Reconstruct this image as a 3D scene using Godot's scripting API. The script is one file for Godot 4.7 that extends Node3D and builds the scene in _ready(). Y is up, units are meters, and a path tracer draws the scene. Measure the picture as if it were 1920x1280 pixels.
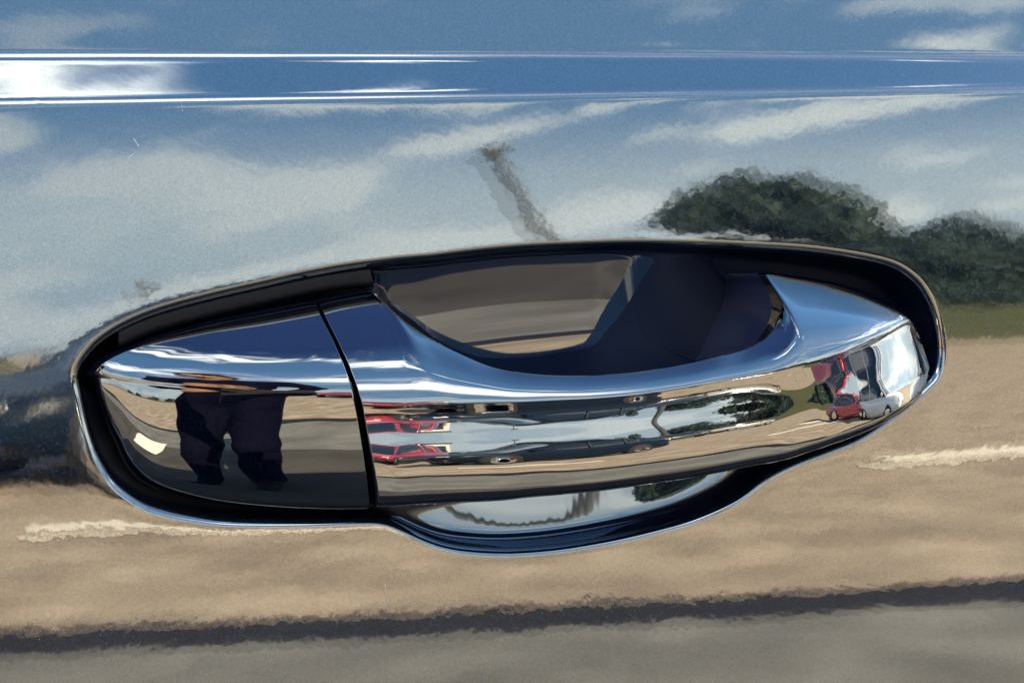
extends Node3D
# A car's door handle in a close-up. Millimetre curves below are given in the door's own axes
# (x along the door, y up the door, z out of it); the door leans 3.3 degrees in the world.

const MM := 0.001
var door_at := Transform3D(Basis(Vector3(0, 0, 1), deg_to_rad(-3.3)), Vector3(0, 0.95, 0))
var waves := FastNoiseLite.new()
var peel := FastNoiseLite.new()
var mats := {}
var used := {}

# ---------------------------------------------------------------- helpers
func numbered(called: String) -> String:
	var n: int = used.get(called, 0)
	used[called] = n + 1
	return called if n == 0 else "%s_%03d" % [called, n]

func lin(r: float, g: float, b: float) -> Color:
	return Color(r, g, b).linear_to_srgb()

func mat(called: String, c: Color, rough := 0.6, metal := 0.0, spec := 0.5) -> StandardMaterial3D:
	var m := StandardMaterial3D.new()
	m.resource_name = called
	m.albedo_color = c
	m.roughness = rough
	m.metallic = metal
	m.metallic_specular = spec
	mats[called] = m
	return m

func part(called: String, mesh: Mesh, m: Material, parent: Node, at := Vector3.ZERO, turn := Vector3.ZERO) -> MeshInstance3D:
	var o := MeshInstance3D.new()
	o.name = called
	o.mesh = mesh
	o.material_override = m
	o.position = at
	o.rotation = turn
	parent.add_child(o, true)
	return o

func thing(called: String, label: String, category: String, at := Vector3.ZERO, turn := 0.0, group := "") -> Node3D:
	var o := Node3D.new()
	o.name = numbered(called)
	add_child(o)
	o.position = at
	o.rotation.y = turn
	tag(o, label, category, group)
	return o

func tag(o: Node, label: String, category: String, group := "") -> void:
	o.set_meta("label", label)
	o.set_meta("category", category)
	if group:
		o.set_meta("group", group)

func structure(called: String, mesh: Mesh, m: Material, at := Vector3.ZERO, turn := Vector3.ZERO) -> MeshInstance3D:
	var o := part(numbered(called), mesh, m, self, at, turn)
	o.set_meta("kind", "structure")
	return o

func copy_of(o: Node3D, at: Vector3, turn: float, size: float, label: String) -> Node3D:
	var c: Node3D = o.duplicate()
	c.name = numbered(String(o.name).rstrip("0123456789").rstrip("_"))
	add_child(c)
	c.position = at
	c.rotation.y = turn
	c.scale = Vector3.ONE * size
	c.set_meta("label", label)
	return c

# A surface through a grid of points; normals from the neighbours, turned to the side that (row step x column step) gives.
func grid_mesh(p: PackedVector3Array, rows: int, cols: int, wrap := false, flip := false) -> ArrayMesh:
	var nor := PackedVector3Array()
	nor.resize(rows * cols)
	for r in rows:
		var r0 := maxi(r - 1, 0) * cols
		var r1 := mini(r + 1, rows - 1) * cols
		for c in cols:
			var c0 := (c - 1 + cols) % cols if wrap else maxi(c - 1, 0)
			var c1 := (c + 1) % cols if wrap else mini(c + 1, cols - 1)
			var n := ((p[r1 + c] - p[r0 + c]) * 1000.0).cross((p[r * cols + c1] - p[r * cols + c0]) * 1000.0)
			nor[r * cols + c] = (-n if flip else n).normalized()
	var ix := PackedInt32Array()
	var span := cols if wrap else cols - 1
	ix.resize((rows - 1) * span * 6)
	var k := 0
	for r in rows - 1:
		for c in span:
			var a := r * cols + c
			var b := r * cols + (c + 1) % cols
			var d := a + cols
			var e := b + cols
			var q := [a, b, d, b, e, d] if not flip else [a, d, b, b, d, e]
			for i in 6:
				ix[k] = q[i]
				k += 1
	var arr := []
	arr.resize(Mesh.ARRAY_MAX)
	arr[Mesh.ARRAY_VERTEX] = p
	arr[Mesh.ARRAY_NORMAL] = nor
	arr[Mesh.ARRAY_INDEX] = ix
	var m := ArrayMesh.new()
	m.add_surface_from_arrays(Mesh.PRIMITIVE_TRIANGLES, arr)
	return m

# Catmull-Rom through evenly numbered stations.
func along(a: PackedVector3Array, t: float) -> Vector3:
	var i := clampi(int(floor(t)), 0, a.size() - 2)
	return a[i].cubic_interpolate(a[i + 1], a[maxi(i - 1, 0)], a[mini(i + 2, a.size() - 1)], t - i)

func box(size: Vector3, bevel := 0.0) -> Mesh:
	if bevel <= 0.0:
		var b := BoxMesh.new()
		b.size = size
		return b
	var st := SurfaceTool.new()
	st.begin(Mesh.PRIMITIVE_TRIANGLES)
	var h := size / 2
	# rounded box: a subdivided cube whose corners are pulled in
	var n := 7
	for f in 6:
		var ax := f % 3
		var s := 1.0 if f < 3 else -1.0
		var first := []
		for i in n:
			for j in n:
				var q := Vector3.ZERO
				q[ax] = s
				q[(ax + 1) % 3] = lerpf(-1, 1, i / float(n - 1)) * s
				q[(ax + 2) % 3] = lerpf(-1, 1, j / float(n - 1))
				var inner := h - Vector3.ONE * bevel
				var spread := Vector3(edge_of(q.x, h.x, bevel), edge_of(q.y, h.y, bevel), edge_of(q.z, h.z, bevel))
				var core := Vector3(clampf(spread.x, -inner.x, inner.x), clampf(spread.y, -inner.y, inner.y), clampf(spread.z, -inner.z, inner.z))
				var d := (spread - core)
				first.append([core + d.normalized() * bevel if d.length() > 1e-9 else spread, d.normalized()])
		for i in n - 1:
			for j in n - 1:
				for q in [[i, j], [i, j + 1], [i + 1, j], [i + 1, j], [i, j + 1], [i + 1, j + 1]]:
					var v: Array = first[q[0] * n + q[1]]
					st.set_normal(v[1])
					st.add_vertex(v[0])
	return st.commit()

func edge_of(q: float, h: float, bevel: float) -> float:
	# seven samples: -h .. -h+bevel in three, then across, then three
	var k := int(round((q + 1) * 3))
	var s := [-1.0, -1.0, -1.0, 0.0, 1.0, 1.0, 1.0]
	var o := [0.0, 0.5, 1.0, 0.0, 1.0, 0.5, 0.0]
	if k == 3:
		return 0.0
	return s[k] * (h - bevel * o[k])

func tube(a: Vector3, b: Vector3, ra: float, rb: float, sides := 12) -> ArrayMesh:
	var p := PackedVector3Array()
	var d := (b - a).normalized()
	var x := d.cross(Vector3.RIGHT if absf(d.x) < 0.8 else Vector3.UP).normalized()
	var y := d.cross(x)
	for row in [[a, 0.0], [a, ra], [b, rb], [b, 0.0]]:
		for k in sides:
			var t := TAU * k / sides
			p.append(row[0] + (x * cos(t) + y * sin(t)) * row[1])
	return grid_mesh(p, 4, sides, true, true)

func sheet(x0: float, x1: float, z0: float, z1: float, ragged := 0.0, step := 0.5, seed_ := 1) -> ArrayMesh:
	# a flat sheet on the ground whose long edges may be ragged
	var n := maxi(2, int((x1 - x0) / step))
	var f := FastNoiseLite.new()
	f.seed = seed_
	f.frequency = 0.9
	var p := PackedVector3Array()
	for r in 2:
		for c in n + 1:
			var x := lerpf(x0, x1, c / float(n))
			var z := z0 if r == 0 else z1
			p.append(Vector3(x, 0, z + ragged * (f.get_noise_2d(x, r * 40.0) + 0.6 * f.get_noise_2d(x * 4.0, 80.0 + r * 40.0))))
	return grid_mesh(p, 2, n + 1, false, false)

func soft(x: float, w: float) -> float:      # softplus: a corner rounded over about w
	if x > 8.0 * w:
		return x
	if x < -8.0 * w:
		return 0.0
	return w * log(1.0 + exp(x / w))

# ---------------------------------------------------------------- the car's door and handle
# How far the door's skin stands out (mm) at a place on it (mm): gently domed, with a crease band above the handle.
func skin(u: float, v: float) -> float:
	var w := -v * v / 2400.0 - u * u / 12000.0 - v * 0.0105
	var lower := 62.4 + u * 0.0548
	var upper := 72.8 + u * 0.0494
	var k := 0.40
	w -= k * (soft(v - lower, 0.45) - soft(v - upper, 0.5))
	if absf(u) < 400.0 and absf(v) < 300.0:
		w += 0.0016 * peel.get_noise_2d(u, v) + 0.0034 * waves.get_noise_2d(u, v * 1.4)
	return w

func outline_points(n: int) -> PackedVector2Array:
	var a := [Vector2(-109.67, -7.47), Vector2(-108.81, -13.09), Vector2(-106.97, -20.97), Vector2(-104.50, -27.89), Vector2(-100.41, -34.24), Vector2(-93.92, -39.32), Vector2(-87.87, -41.65), Vector2(-79.97, -43.41), Vector2(-71.08, -44.59), Vector2(-53.48, -45.15), Vector2(-39.92, -45.06), Vector2(-33.93, -45.51), Vector2(-29.13, -47.38), Vector2(-23.60, -50.08), Vector2(-18.04, -52.14), Vector2(-11.72, -53.43), Vector2(-2.21, -54.32), Vector2(7.42, -54.27), Vector2(17.33, -53.55), Vector2(29.60, -51.93), Vector2(41.63, -49.72), Vector2(52.31, -47.14), Vector2(63.93, -42.58), Vector2(71.77, -37.43), Vector2(80.49, -33.53), Vector2(91.73, -30.05), Vector2(101.83, -26.50), Vector2(114.88, -18.88), Vector2(122.41, -13.13), Vector2(126.12, -9.36), Vector2(127.48, -4.10), Vector2(127.31, 0.73), Vector2(126.29, 6.14), Vector2(123.59, 12.41), Vector2(119.06, 17.76), Vector2(112.05, 21.74), Vector2(101.01, 24.04), Vector2(84.65, 25.78), Vector2(68.62, 26.36), Vector2(52.93, 26.65), Vector2(32.59, 26.57), Vector2(14.84, 25.71), Vector2(2.66, 24.96), Vector2(-11.01, 23.52), Vector2(-21.10, 22.16), Vector2(-30.51, 21.23), Vector2(-44.11, 19.33), Vector2(-54.81, 17.24), Vector2(-62.34, 15.47), Vector2(-75.48, 12.39), Vector2(-88.37, 8.86), Vector2(-96.80, 5.53), Vector2(-103.02, 1.75), Vector2(-107.21, -2.50)]
	var k := a.size()
	var fine := PackedVector2Array()
	for i in k:
		for j in 40:
			fine.append((a[i] as Vector2).cubic_interpolate(a[(i + 1) % k], a[(i - 1 + k) % k], a[(i + 2) % k], j / 40.0))
	# smooth a little, then take points at even distances
	for pass_ in 60:
		var s := PackedVector2Array()
		s.resize(fine.size())
		for i in fine.size():
			s[i] = (fine[i - 1 if i else fine.size() - 1] + fine[i] * 2.0 + fine[(i + 1) % fine.size()]) / 4.0
		fine = s
	var total := 0.0
	for i in fine.size():
		total += fine[i].distance_to(fine[(i + 1) % fine.size()])
	var out := PackedVector2Array()
	var at := 0.0
	for i in fine.size():
		var step := fine[i].distance_to(fine[(i + 1) % fine.size()])
		while out.size() < n and out.size() * total / n < at + step:
			out.append(fine[i].lerp(fine[(i + 1) % fine.size()], (out.size() * total / n - at) / step))
		at += step
	return out

func build_door(parent: Node3D) -> MeshInstance3D:
	var n := 900
	var c := outline_points(n)
	var out := PackedVector2Array()      # outward normals of the outline
	out.resize(n)
	for i in n:
		var d := c[(i + 3) % n] - c[(i - 3 + n) % n]
		out[i] = Vector2(-d.y, d.x).normalized()
	# the outline turns anticlockwise seen from outside: check and mend
	var area := 0.0
	for i in n:
		area += c[i].cross(c[(i + 1) % n])
	if area > 0.0:
		for i in n:
			out[i] = -out[i]
	var q := PackedVector2Array()
	q.resize(n)
	var mid := Vector2(8, -14)
	for i in n:
		var e := (c[i] - mid) / Vector2(119, 41)
		q[i] = e / maxf(absf(e.x), absf(e.y))
	for corner: Vector2 in [Vector2(1, 1), Vector2(1, -1), Vector2(-1, 1), Vector2(-1, -1)]:
		var best := 0
		for i in n:
			if q[i].distance_to(corner) < q[best].distance_to(corner):
				best = i
		q[best] = corner
	var near := Vector4(-172, 192, -134, 108)
	var far := Vector4(-238, 860, -520, 165)
	var p := PackedVector3Array()
	var rows := 0
	for k in 24:         # the outer door, from its edge inwards
		var f := 1.0 - k / 24.0
		for i in n:
			var a := reach(q[i], mid, near)
			var b := reach(q[i], mid, far)
			var at := a.lerp(b, f)
			p.append(Vector3(at.x, at.y, skin(at.x, at.y)))
		rows += 1
	var ring := 190
	for k in ring + 1:
		var f := pow(1.0 - k / float(ring), 1.5)
		for i in n:
			var a := reach(q[i], mid, near)
			var at := c[i].lerp(a, f)
			var d := absf((at - c[i]).dot(out[i]))
			p.append(Vector3(at.x, at.y, skin(at.x, at.y) - 0.02 * exp(-d / 1.4)))
		rows += 1
	var r := 2.4         # the rolled edge
	for k in range(1, 17):
		var a := deg_to_rad(4.0 + 84.0 * k / 16.0)
		for i in n:
			var at := c[i] - out[i] * r * (sin(a) - sin(deg_to_rad(4.0)))
			p.append(Vector3(at.x, at.y, skin(c[i].x, c[i].y) - 0.02 - r * (cos(deg_to_rad(4.0)) - cos(a))))
		rows += 1
	for i in p.size():
		p[i] *= MM
	var skin_part := part("front_door", grid_mesh(p, rows, n, true, true), mats.paint, parent)
	skin_part.transform = door_at
	# the dish behind the handle
	var g := PackedVector3Array()
	var rim := PackedVector3Array()
	for i in n:
		rim.append(p[(rows - 1) * n + i] / MM)
	var bowl_rows := 70
	for k in bowl_rows + 1:
		var tau := PI / 2 * k / bowl_rows
		var t := pow(1.0 - cos(tau), 1.35)
		for i in n:
			var a := rim[i]
			var s := spine(a.x)
			var at := a.lerp(Vector3(s.x, s.y, 0), t)
			var side := smoothstep(24.0, 100.0, at.x)
			var wall := lerpf(8.0 - 6.8 * smoothstep(-48.0, -30.0, at.x), 14.0, side)
			var upper := wall * (1.0 - exp(-t / 0.012)) + dish_slope(t)
			var shelf := 5.3 + 1.5 * smoothstep(30.0, 75.0, at.x)
			var lower := shelf * (1.0 - exp(-t / 0.02)) + 3.45 * (1.5 * t - 0.75 * t * t)
			lower += (wall + 7.37 - shelf - 2.6) * smoothstep(0.55, 1.0, t)
			var w := a.z - lerpf(lower, upper, smoothstep(-0.5, 0.5, out[i].y))
			g.append(Vector3(at.x, at.y, w) * MM)
	# the left end, round the end cap, is a black plastic base; the rest is painted
	var first := 0
	for i in n:
		if rim[i].x >= -36.0 and rim[(i + 1) % n].x < -36.0:
			first = i
	var cut := 0
	while rim[(first + 1 + cut) % n].x < -36.0:
		cut += 1
	for side in 2:
		var from := first if side == 0 else first + cut
		var count := cut + 2 if side == 0 else n - cut + 1
		var piece := PackedVector3Array()
		for k in bowl_rows + 1:
			for i in count:
				piece.append(g[k * n + (from + i) % n])
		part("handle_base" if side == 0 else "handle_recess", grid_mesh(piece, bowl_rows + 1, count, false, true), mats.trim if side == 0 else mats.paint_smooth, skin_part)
	# the black trim strip along the top of the recess, behind the end cap
	var trim := PackedVector3Array()
	for k in 61:
		var u := lerpf(-98.0, -36.4, k / 60.0)
		var v := -1e9
		for i in n:
			if rim[i].y > v and absf(rim[i].x - u) < 0.8:
				v = rim[i].y
		var slip := 0.35 * smoothstep(0.9, 1.0, k / 60.0)
		for o: Array in [[0.6, -9.0], [0.3, -3.6], [-0.6, -3.2], [-3.0 - slip, -3.4], [-4.2 - slip, -4.0], [-4.6 - slip, -9.0]]:
			trim.append(Vector3(u + (0.8 * o[0] if k == 60 else 0.0) * -0.35, v + o[0], o[1]) * MM)
	part("recess_trim", grid_mesh(trim, 61, 6, false, false), mats["trim"], skin_part)
	part("clip", box(Vector3(1.0, 3.4, 5.0) * MM, 0.4 * MM), mats["clip"], skin_part, Vector3(-34.6, 10.2, -5.0) * MM, Vector3(0, 0, 0.35))
	# dust on the lacquer, too fine to pick apart
	var rng := RandomNumberGenerator.new()
	rng.seed = 77
	var st := SurfaceTool.new()
	st.begin(Mesh.PRIMITIVE_TRIANGLES)
	var inside := PackedVector2Array()
	for i in n:
		inside.append(c[i] + out[i] * 1.0)
	for k in 260:
		var at := Vector2(rng.randf_range(-130, 156), rng.randf_range(-98, 98))
		if Geometry2D.is_point_in_polygon(at, inside):
			continue
		var s := 0.035 + 0.09 * pow(rng.randf(), 4.0)
		var z := skin(at.x, at.y)
		for j in 5:
			var a0 := TAU * j / 5.0
			var a1 := TAU * (j + 1) / 5.0
			st.add_vertex(Vector3(at.x, at.y, z + s * 0.8) * MM)
			st.add_vertex(Vector3(at.x + s * cos(a1), at.y + s * sin(a1), z) * MM)
			st.add_vertex(Vector3(at.x + s * cos(a0), at.y + s * sin(a0), z) * MM)
	st.generate_normals()
	var dust := part("dust", st.commit(), mats.dust, skin_part)
	dust.set_meta("kind", "stuff")
	# fine scratches in the lacquer
	for s: Array in [[-93.6, 46.4, 4.0, -1.0, 0.15], [-95.2, 44.0, 1.6, 0.7, 0.1], [-83.0, 55.0, 5.0, -1.4, 0.06], [-121.0, 19.0, 13.0, -0.62, 0.06], [24.0, 39.0, 3.0, 0.5, 0.03], [-33.0, -60.0, 9.0, -1.45, 0.06]]:
		var at := Vector3(s[0], s[1], skin(s[0], s[1]) + 0.004) * MM
		part("scratch", box(Vector3(s[2], s[4], 0.02) * MM), mats.scratch, skin_part, at, Vector3(0, 0, s[3]))
	return skin_part

func reach(q: Vector2, mid: Vector2, r: Vector4) -> Vector2:
	return mid + Vector2(q.x * (r.y - mid.x if q.x > 0 else mid.x - r.x), q.y * (r.w - mid.y if q.y > 0 else mid.y - r.z))

func spine(x: float) -> Vector2:
	var u := clampf(x * 0.93, -92.0, 108.0)
	return Vector2(u, lerpf(-20.0, -4.0, smoothstep(-60.0, 110.0, u)))

func dish_slope(t: float) -> float:      # how far the dish's back has gone in (mm), from its upper edge to its middle
	if t < 0.45:
		return 38.0 * (0.40 * t - 0.222 * t * t)
	if t < 0.7:
		return 38.0 * (0.135 + 0.20 * (t - 0.45) - 0.24 * pow(t - 0.45, 2.0))
	return 38.0 * (0.17 + 0.08 * (t - 0.7))

# One half of the handle: top, ridge and lower edge curves in stations, closed behind.
func handle_body(top: PackedVector3Array, ridge: PackedVector3Array, low: PackedVector3Array, rise: Array, fall: Array, fall_end: Array, back: Callable, cols: int) -> Array:
	var last := top.size() - 1
	var rows := PackedVector3Array()
	var n_top := 44
	var n_low := 64
	var grid := []
	var rise_i := integral(rise, n_top)
	var fall_i := integral(fall, n_low)
	var end_i := integral(fall_end, n_low)
	var tip_i := integral([[0.0, 2.0], [0.1, 4.5], [0.4, 6.0], [0.6, 8.0], [0.8, 11.0], [0.88, 14.0], [0.91, 25.0], [0.96, 55.0], [1.0, 78.0]], n_low)
	for k in cols:
		var s := last * k / float(cols - 1)
		var a := along(top, s)
		var b := along(ridge, s)
		var c := along(low, s)
		var deep: float = back.call(s)
		var col := PackedVector3Array()
		var back_top := Vector3(a.x - 1.0, a.y + 0.3, deep)
		if last > 10:
			back_top.y -= 7.5 * smoothstep(4.0, 7.0, s) * (1.0 - smoothstep(13.0, 15.0, s))
		if back_top.z > a.z - 1.0:
			back_top.z = a.z - 1.0
		if s > 13.5 and last > 10:      # the right root flares as it goes in
			back_top.x -= 3.5 * smoothstep(12.5, 15.0, s) * (1.0 - smoothstep(18.0, 18.9, s))
		for j in 10:
			var f := j / 10.0
			var at := back_top.lerp(a, f)
			col.append(at)
		for j in n_top + 1:
			var f := j / float(n_top)
			var at := a.lerp(b, f)
			at.z = lerpf(a.z, b.z, 1.0 - rise_i[n_top - j] / rise_i[n_top])
			col.append(at)
		for j in range(1, n_low + 1):
			var f := j / float(n_low)
			var at := b.lerp(c, f)
			var share := lerpf(fall_i[j] / fall_i[n_low], end_i[j] / end_i[n_low], smoothstep(12.5, 17.0, s))
			at.z = lerpf(b.z, c.z, lerpf(share, tip_i[j] / tip_i[n_low], smoothstep(19.5, 22.5, s)))
			col.append(at)
		var back_low := Vector3(c.x, c.y + 1.2, minf(deep, c.z - 1.0))
		for j in range(1, 9):
			col.append(c.lerp(back_low, j / 8.0))
		col.append(Vector3(c.x, (c.y + a.y) / 2, minf(deep, c.z - 1.0)))
		col.append(back_top)
		grid.append(col)
	var m: int = grid[0].size()
	# end caps: the first and last columns shrink to their middles behind
	var p := PackedVector3Array()
	for end in [0, cols - 1]:
		pass
	for k in range(-3, cols + 3):
		var col: PackedVector3Array = grid[clampi(k, 0, cols - 1)]
		var mid := Vector3.ZERO
		for v in col:
			mid += v / m
		var f := [0.06, 0.5, 1.0]
		for v in col:
			var at := v
			if k < 0:
				at = v.lerp(mid, f[-k - 1]) if k < -1 else v.lerp(mid, 0.03) + Vector3(-0.25 if last > 10 else -0.1, 0, -0.5)
			elif k >= cols:
				at = v.lerp(mid, f[k - cols]) if k > cols else v.lerp(mid, 0.03) + Vector3(0.25 if last < 10 else 0.1, 0, -0.5)
			p.append(at * MM)
	var out := []
	for span: Array in [[9, 13 + n_top + n_low], [13 + n_top + n_low - 1, m + 9]]:
		var count: int = span[1] - span[0] + 1
		var piece := PackedVector3Array()
		for k in cols + 6:
			for j in count:
				piece.append(p[k * m + (span[0] + j) % m])
		out.append(grid_mesh(piece, cols + 6, count, false, true))
	return out

# running sums of the tangent of a slope given as [share, degrees] pairs
func integral(slopes: Array, n: int) -> PackedFloat32Array:
	var out := PackedFloat32Array([0.0])
	for j in n:
		var f := (j + 0.5) / n
		var deg: float = slopes[-1][1]
		for i in slopes.size() - 1:
			if f <= slopes[i + 1][0]:
				deg = lerpf(slopes[i][1], slopes[i + 1][1], smoothstep(0.0, 1.0, (f - slopes[i][0]) / (slopes[i + 1][0] - slopes[i][0])))
				break
		out.append(out[-1] + tan(deg_to_rad(deg)) / n)
	return out

func build_handle(parent: Node3D) -> void:
	var handle := Node3D.new()
	handle.name = "door_handle"
	handle.transform = door_at
	parent.add_child(handle)
	var cap_top := PackedVector3Array([Vector3(-103.74, -8.32, -4.60), Vector3(-102.64, -6.30, -4.45), Vector3(-100.04, -4.17, -4.30), Vector3(-94.54, -1.39, -4.15), Vector3(-86.45, 1.53, -4.00), Vector3(-75.81, 4.49, -3.85), Vector3(-64.75, 6.73, -3.70), Vector3(-56.18, 8.46, -3.55), Vector3(-50.47, 9.54, -3.40)])
	var cap_ridge := PackedVector3Array([Vector3(-103.55, -8.60, -6.00), Vector3(-101.53, -8.71, -4.40), Vector3(-98.17, -9.20, -2.60), Vector3(-92.68, -9.95, -0.13), Vector3(-85.14, -10.70, 2.80), Vector3(-74.70, -11.46, 6.45), Vector3(-64.51, -12.10, 9.54), Vector3(-53.55, -12.64, 12.25), Vector3(-45.25, -13.05, 13.90)])
	var cap_low := PackedVector3Array([Vector3(-103.40, -9.10, -6.16), Vector3(-101.85, -15.20, -6.45), Vector3(-98.76, -23.13, -6.98), Vector3(-94.75, -31.09, -6.76), Vector3(-88.19, -35.46, -4.96), Vector3(-76.17, -38.63, -2.03), Vector3(-63.16, -40.06, 0.86), Vector3(-49.34, -40.76, 3.57), Vector3(-39.42, -40.77, 5.38)])
	var grip_top := PackedVector3Array([Vector3(-49.52, 9.68, -4.00), Vector3(-43.36, 11.04, -3.80), Vector3(-36.33, 12.14, -3.60), Vector3(-34.73, 11.34, -2.50), Vector3(-31.56, 6.80, 3.00), Vector3(-25.97, 1.95, 7.00), Vector3(-18.11, -2.60, 11.00), Vector3(-10.04, -6.23, 14.30), Vector3(-0.43, -7.94, 16.40), Vector3(11.72, -8.39, 17.60), Vector3(25.68, -7.66, 18.30), Vector3(38.99, -5.74, 18.10), Vector3(49.02, -3.76, 17.80), Vector3(56.85, -2.03, 17.10), Vector3(64.18, 1.36, 15.20), Vector3(68.91, 5.78, 12.00), Vector3(70.63, 10.26, 9.00), Vector3(70.75, 14.51, 5.50), Vector3(70.12, 17.95, 2.50), Vector3(78.15, 17.53, 1.00), Vector3(89.28, 16.10, 0.50), Vector3(100.14, 13.77, 0.50), Vector3(108.34, 10.96, 0.50), Vector3(113.61, 8.55, 0.00), Vector3(117.33, 5.97, -2.00)])
	var grip_ridge := PackedVector3Array([Vector3(-43.03, -15.47, 14.40), Vector3(-38.02, -15.63, 15.30), Vector3(-32.35, -15.66, 16.28), Vector3(-29.17, -15.62, 16.78), Vector3(-24.70, -15.58, 17.45), Vector3(-18.91, -15.50, 18.25), Vector3(-11.74, -15.29, 19.10), Vector3(-4.50, -15.09, 19.90), Vector3(4.88, -14.65, 20.70), Vector3(14.42, -14.08, 21.35), Vector3(25.57, -13.12, 21.85), Vector3(37.01, -11.64, 22.05), Vector3(45.75, -10.38, 22.10), Vector3(52.42, -9.49, 22.05), Vector3(59.18, -8.60, 21.96), Vector3(63.74, -7.82, 21.87), Vector3(67.63, -7.03, 21.65), Vector3(70.83, -6.37, 21.35), Vector3(74.13, -5.71, 20.90), Vector3(79.24, -4.65, 20.00), Vector3(86.47, -3.03, 18.20), Vector3(94.50, -0.70, 15.20), Vector3(102.96, 2.12, 10.90), Vector3(110.65, 4.44, 5.70), Vector3(116.51, 4.49, 0.70)])
	var grip_low := PackedVector3Array([Vector3(-38.61, -39.71, 10.95), Vector3(-34.35, -39.63, 11.89), Vector3(-27.96, -39.34, 12.93), Vector3(-24.75, -39.27, 13.43), Vector3(-20.24, -39.08, 14.13), Vector3(-14.39, -38.92, 14.95), Vector3(-7.83, -38.65, 15.82), Vector3(-0.54, -38.00, 16.69), Vector3(7.53, -37.50, 17.51), Vector3(17.15, -36.79, 18.20), Vector3(28.37, -35.58, 18.75), Vector3(39.91, -34.26, 18.95), Vector3(50.19, -32.75, 19.06), Vector3(56.92, -31.69, 19.04), Vector3(63.74, -30.75, 18.97), Vector3(68.33, -29.90, 18.90), Vector3(73.00, -28.64, 18.75), Vector3(76.98, -27.64, 18.51), Vector3(81.06, -26.50, 18.13), Vector3(86.58, -25.28, 16.63), Vector3(94.23, -23.29, 14.30), Vector3(102.41, -20.88, 10.74), Vector3(110.65, -18.01, 6.51), Vector3(117.74, -14.19, 1.68), Vector3(122.13, -7.60, -1.89)])
	# slopes away from the ridge: upwards (positive leans back) and downwards
	var rise := [[0.0, -1.0], [0.03, 3.0], [0.12, 10.0], [0.2, 18.0], [0.33, 23.0], [0.41, 32.0], [0.65, 39.0], [0.95, 44.0], [1.0, 52.0]]
	var cap_fall := [[0.0, -1.0], [0.05, 1.5], [0.3, 6.0], [0.6, 12.0], [0.83, 17.5], [0.87, 24.0], [0.93, 40.0], [1.0, 76.0]]
	var grip_fall := [[0.0, -1.0], [0.02, 0.4], [0.05, 0.3], [0.11, -1.6], [0.18, -3.4], [0.32, -5.6], [0.44, -4.0], [0.57, -1.0], [0.66, 2.0], [0.71, 5.0], [0.8, 8.0], [0.88, 11.5], [0.91, 25.0], [0.96, 55.0], [1.0, 78.0]]
	var grip_end := [[0.0, 0.0], [0.04, 2.4], [0.16, 2.0], [0.3, -0.6], [0.42, -1.4], [0.54, 0.0], [0.64, 3.0], [0.8, 7.0], [0.88, 11.0], [0.91, 25.0], [0.96, 55.0], [1.0, 78.0]]
	var cap := handle_body(cap_top, cap_ridge, cap_low, rise, cap_fall, cap_fall, func(_s): return -9.0, 160)
	part("end_cap", cap[0], mats.handle_paint, handle)
	part("end_cap_back", cap[1], mats.inner, handle)
	var grip_back := func(s: float) -> float: return lerpf(-11.0, 9.0, smoothstep(2.0, 7.0, s)) - 37.0 * smoothstep(10.0, 14.5, s)
	var grip := handle_body(grip_top, grip_ridge, grip_low, rise, grip_fall, grip_end, grip_back, 420)
	part("grip", grip[0], mats.handle_paint, handle)
	part("grip_back", grip[1], mats.inner, handle)
	# the black seal in the gap between them
	var seal := PackedVector3Array()
	for f: Array in [[0.0, -6.0], [0.25, 2.0], [0.5, 6.5], [0.75, 5.0], [0.93, 0.0], [1.0, -6.0]]:
		var a := Vector3(-50.3, 9.0, 0).lerp(Vector3(-43.6, -15.0, 0), f[0] * 2.0) if f[0] <= 0.5 else Vector3(-43.6, -15.0, 0).lerp(Vector3(-37.4, -39.6, 0), f[0] * 2.0 - 1.0)
		for d: Array in [[-0.9, -8.0], [-0.9, f[1]], [0.9, f[1]], [0.9, -8.0]]:
			seal.append(Vector3(a.x + d[0], a.y, d[1]) * MM)
	part("gap_seal", grid_mesh(seal, 6, 4, false, false), mats.rubber, handle)

# ---------------------------------------------------------------- textures
func flake_texture(seed_: int, low: float, high: float, rare: float) -> ImageTexture:
	var rng := RandomNumberGenerator.new()
	rng.seed = seed_
	var im := Image.create(512, 512, false, Image.FORMAT_RGB8)
	for y in 512:
		for x in 512:
			var k := rng.randf_range(low, high)
			if rng.randf() < rare:
				k = 1.0
			im.set_pixel(x, y, Color(k * 0.9, k * 0.95, k))
	return ImageTexture.create_from_image(im)

func grain_texture(seed_: int, low: float, high: float) -> ImageTexture:
	var rng := RandomNumberGenerator.new()
	rng.seed = seed_
	var im := Image.create(512, 512, false, Image.FORMAT_RGB8)
	for y in 512:
		for x in 512:
			var k := rng.randf_range(low, high)
			im.set_pixel(x, y, Color(k, k, k))
	return ImageTexture.create_from_image(im)

func flake_normals(seed_: int, tilt: float) -> ImageTexture:
	var rng := RandomNumberGenerator.new()
	rng.seed = seed_
	var im := Image.create(512, 512, false, Image.FORMAT_RGB8)
	for y in 512:
		for x in 512:
			var a := rng.randf() * TAU
			var t := tilt * sqrt(-log(maxf(rng.randf(), 1e-4)))
			im.set_pixel(x, y, Color(0.5 + 0.5 * t * cos(a), 0.5 + 0.5 * t * sin(a), 1.0))
	return ImageTexture.create_from_image(im)

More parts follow.
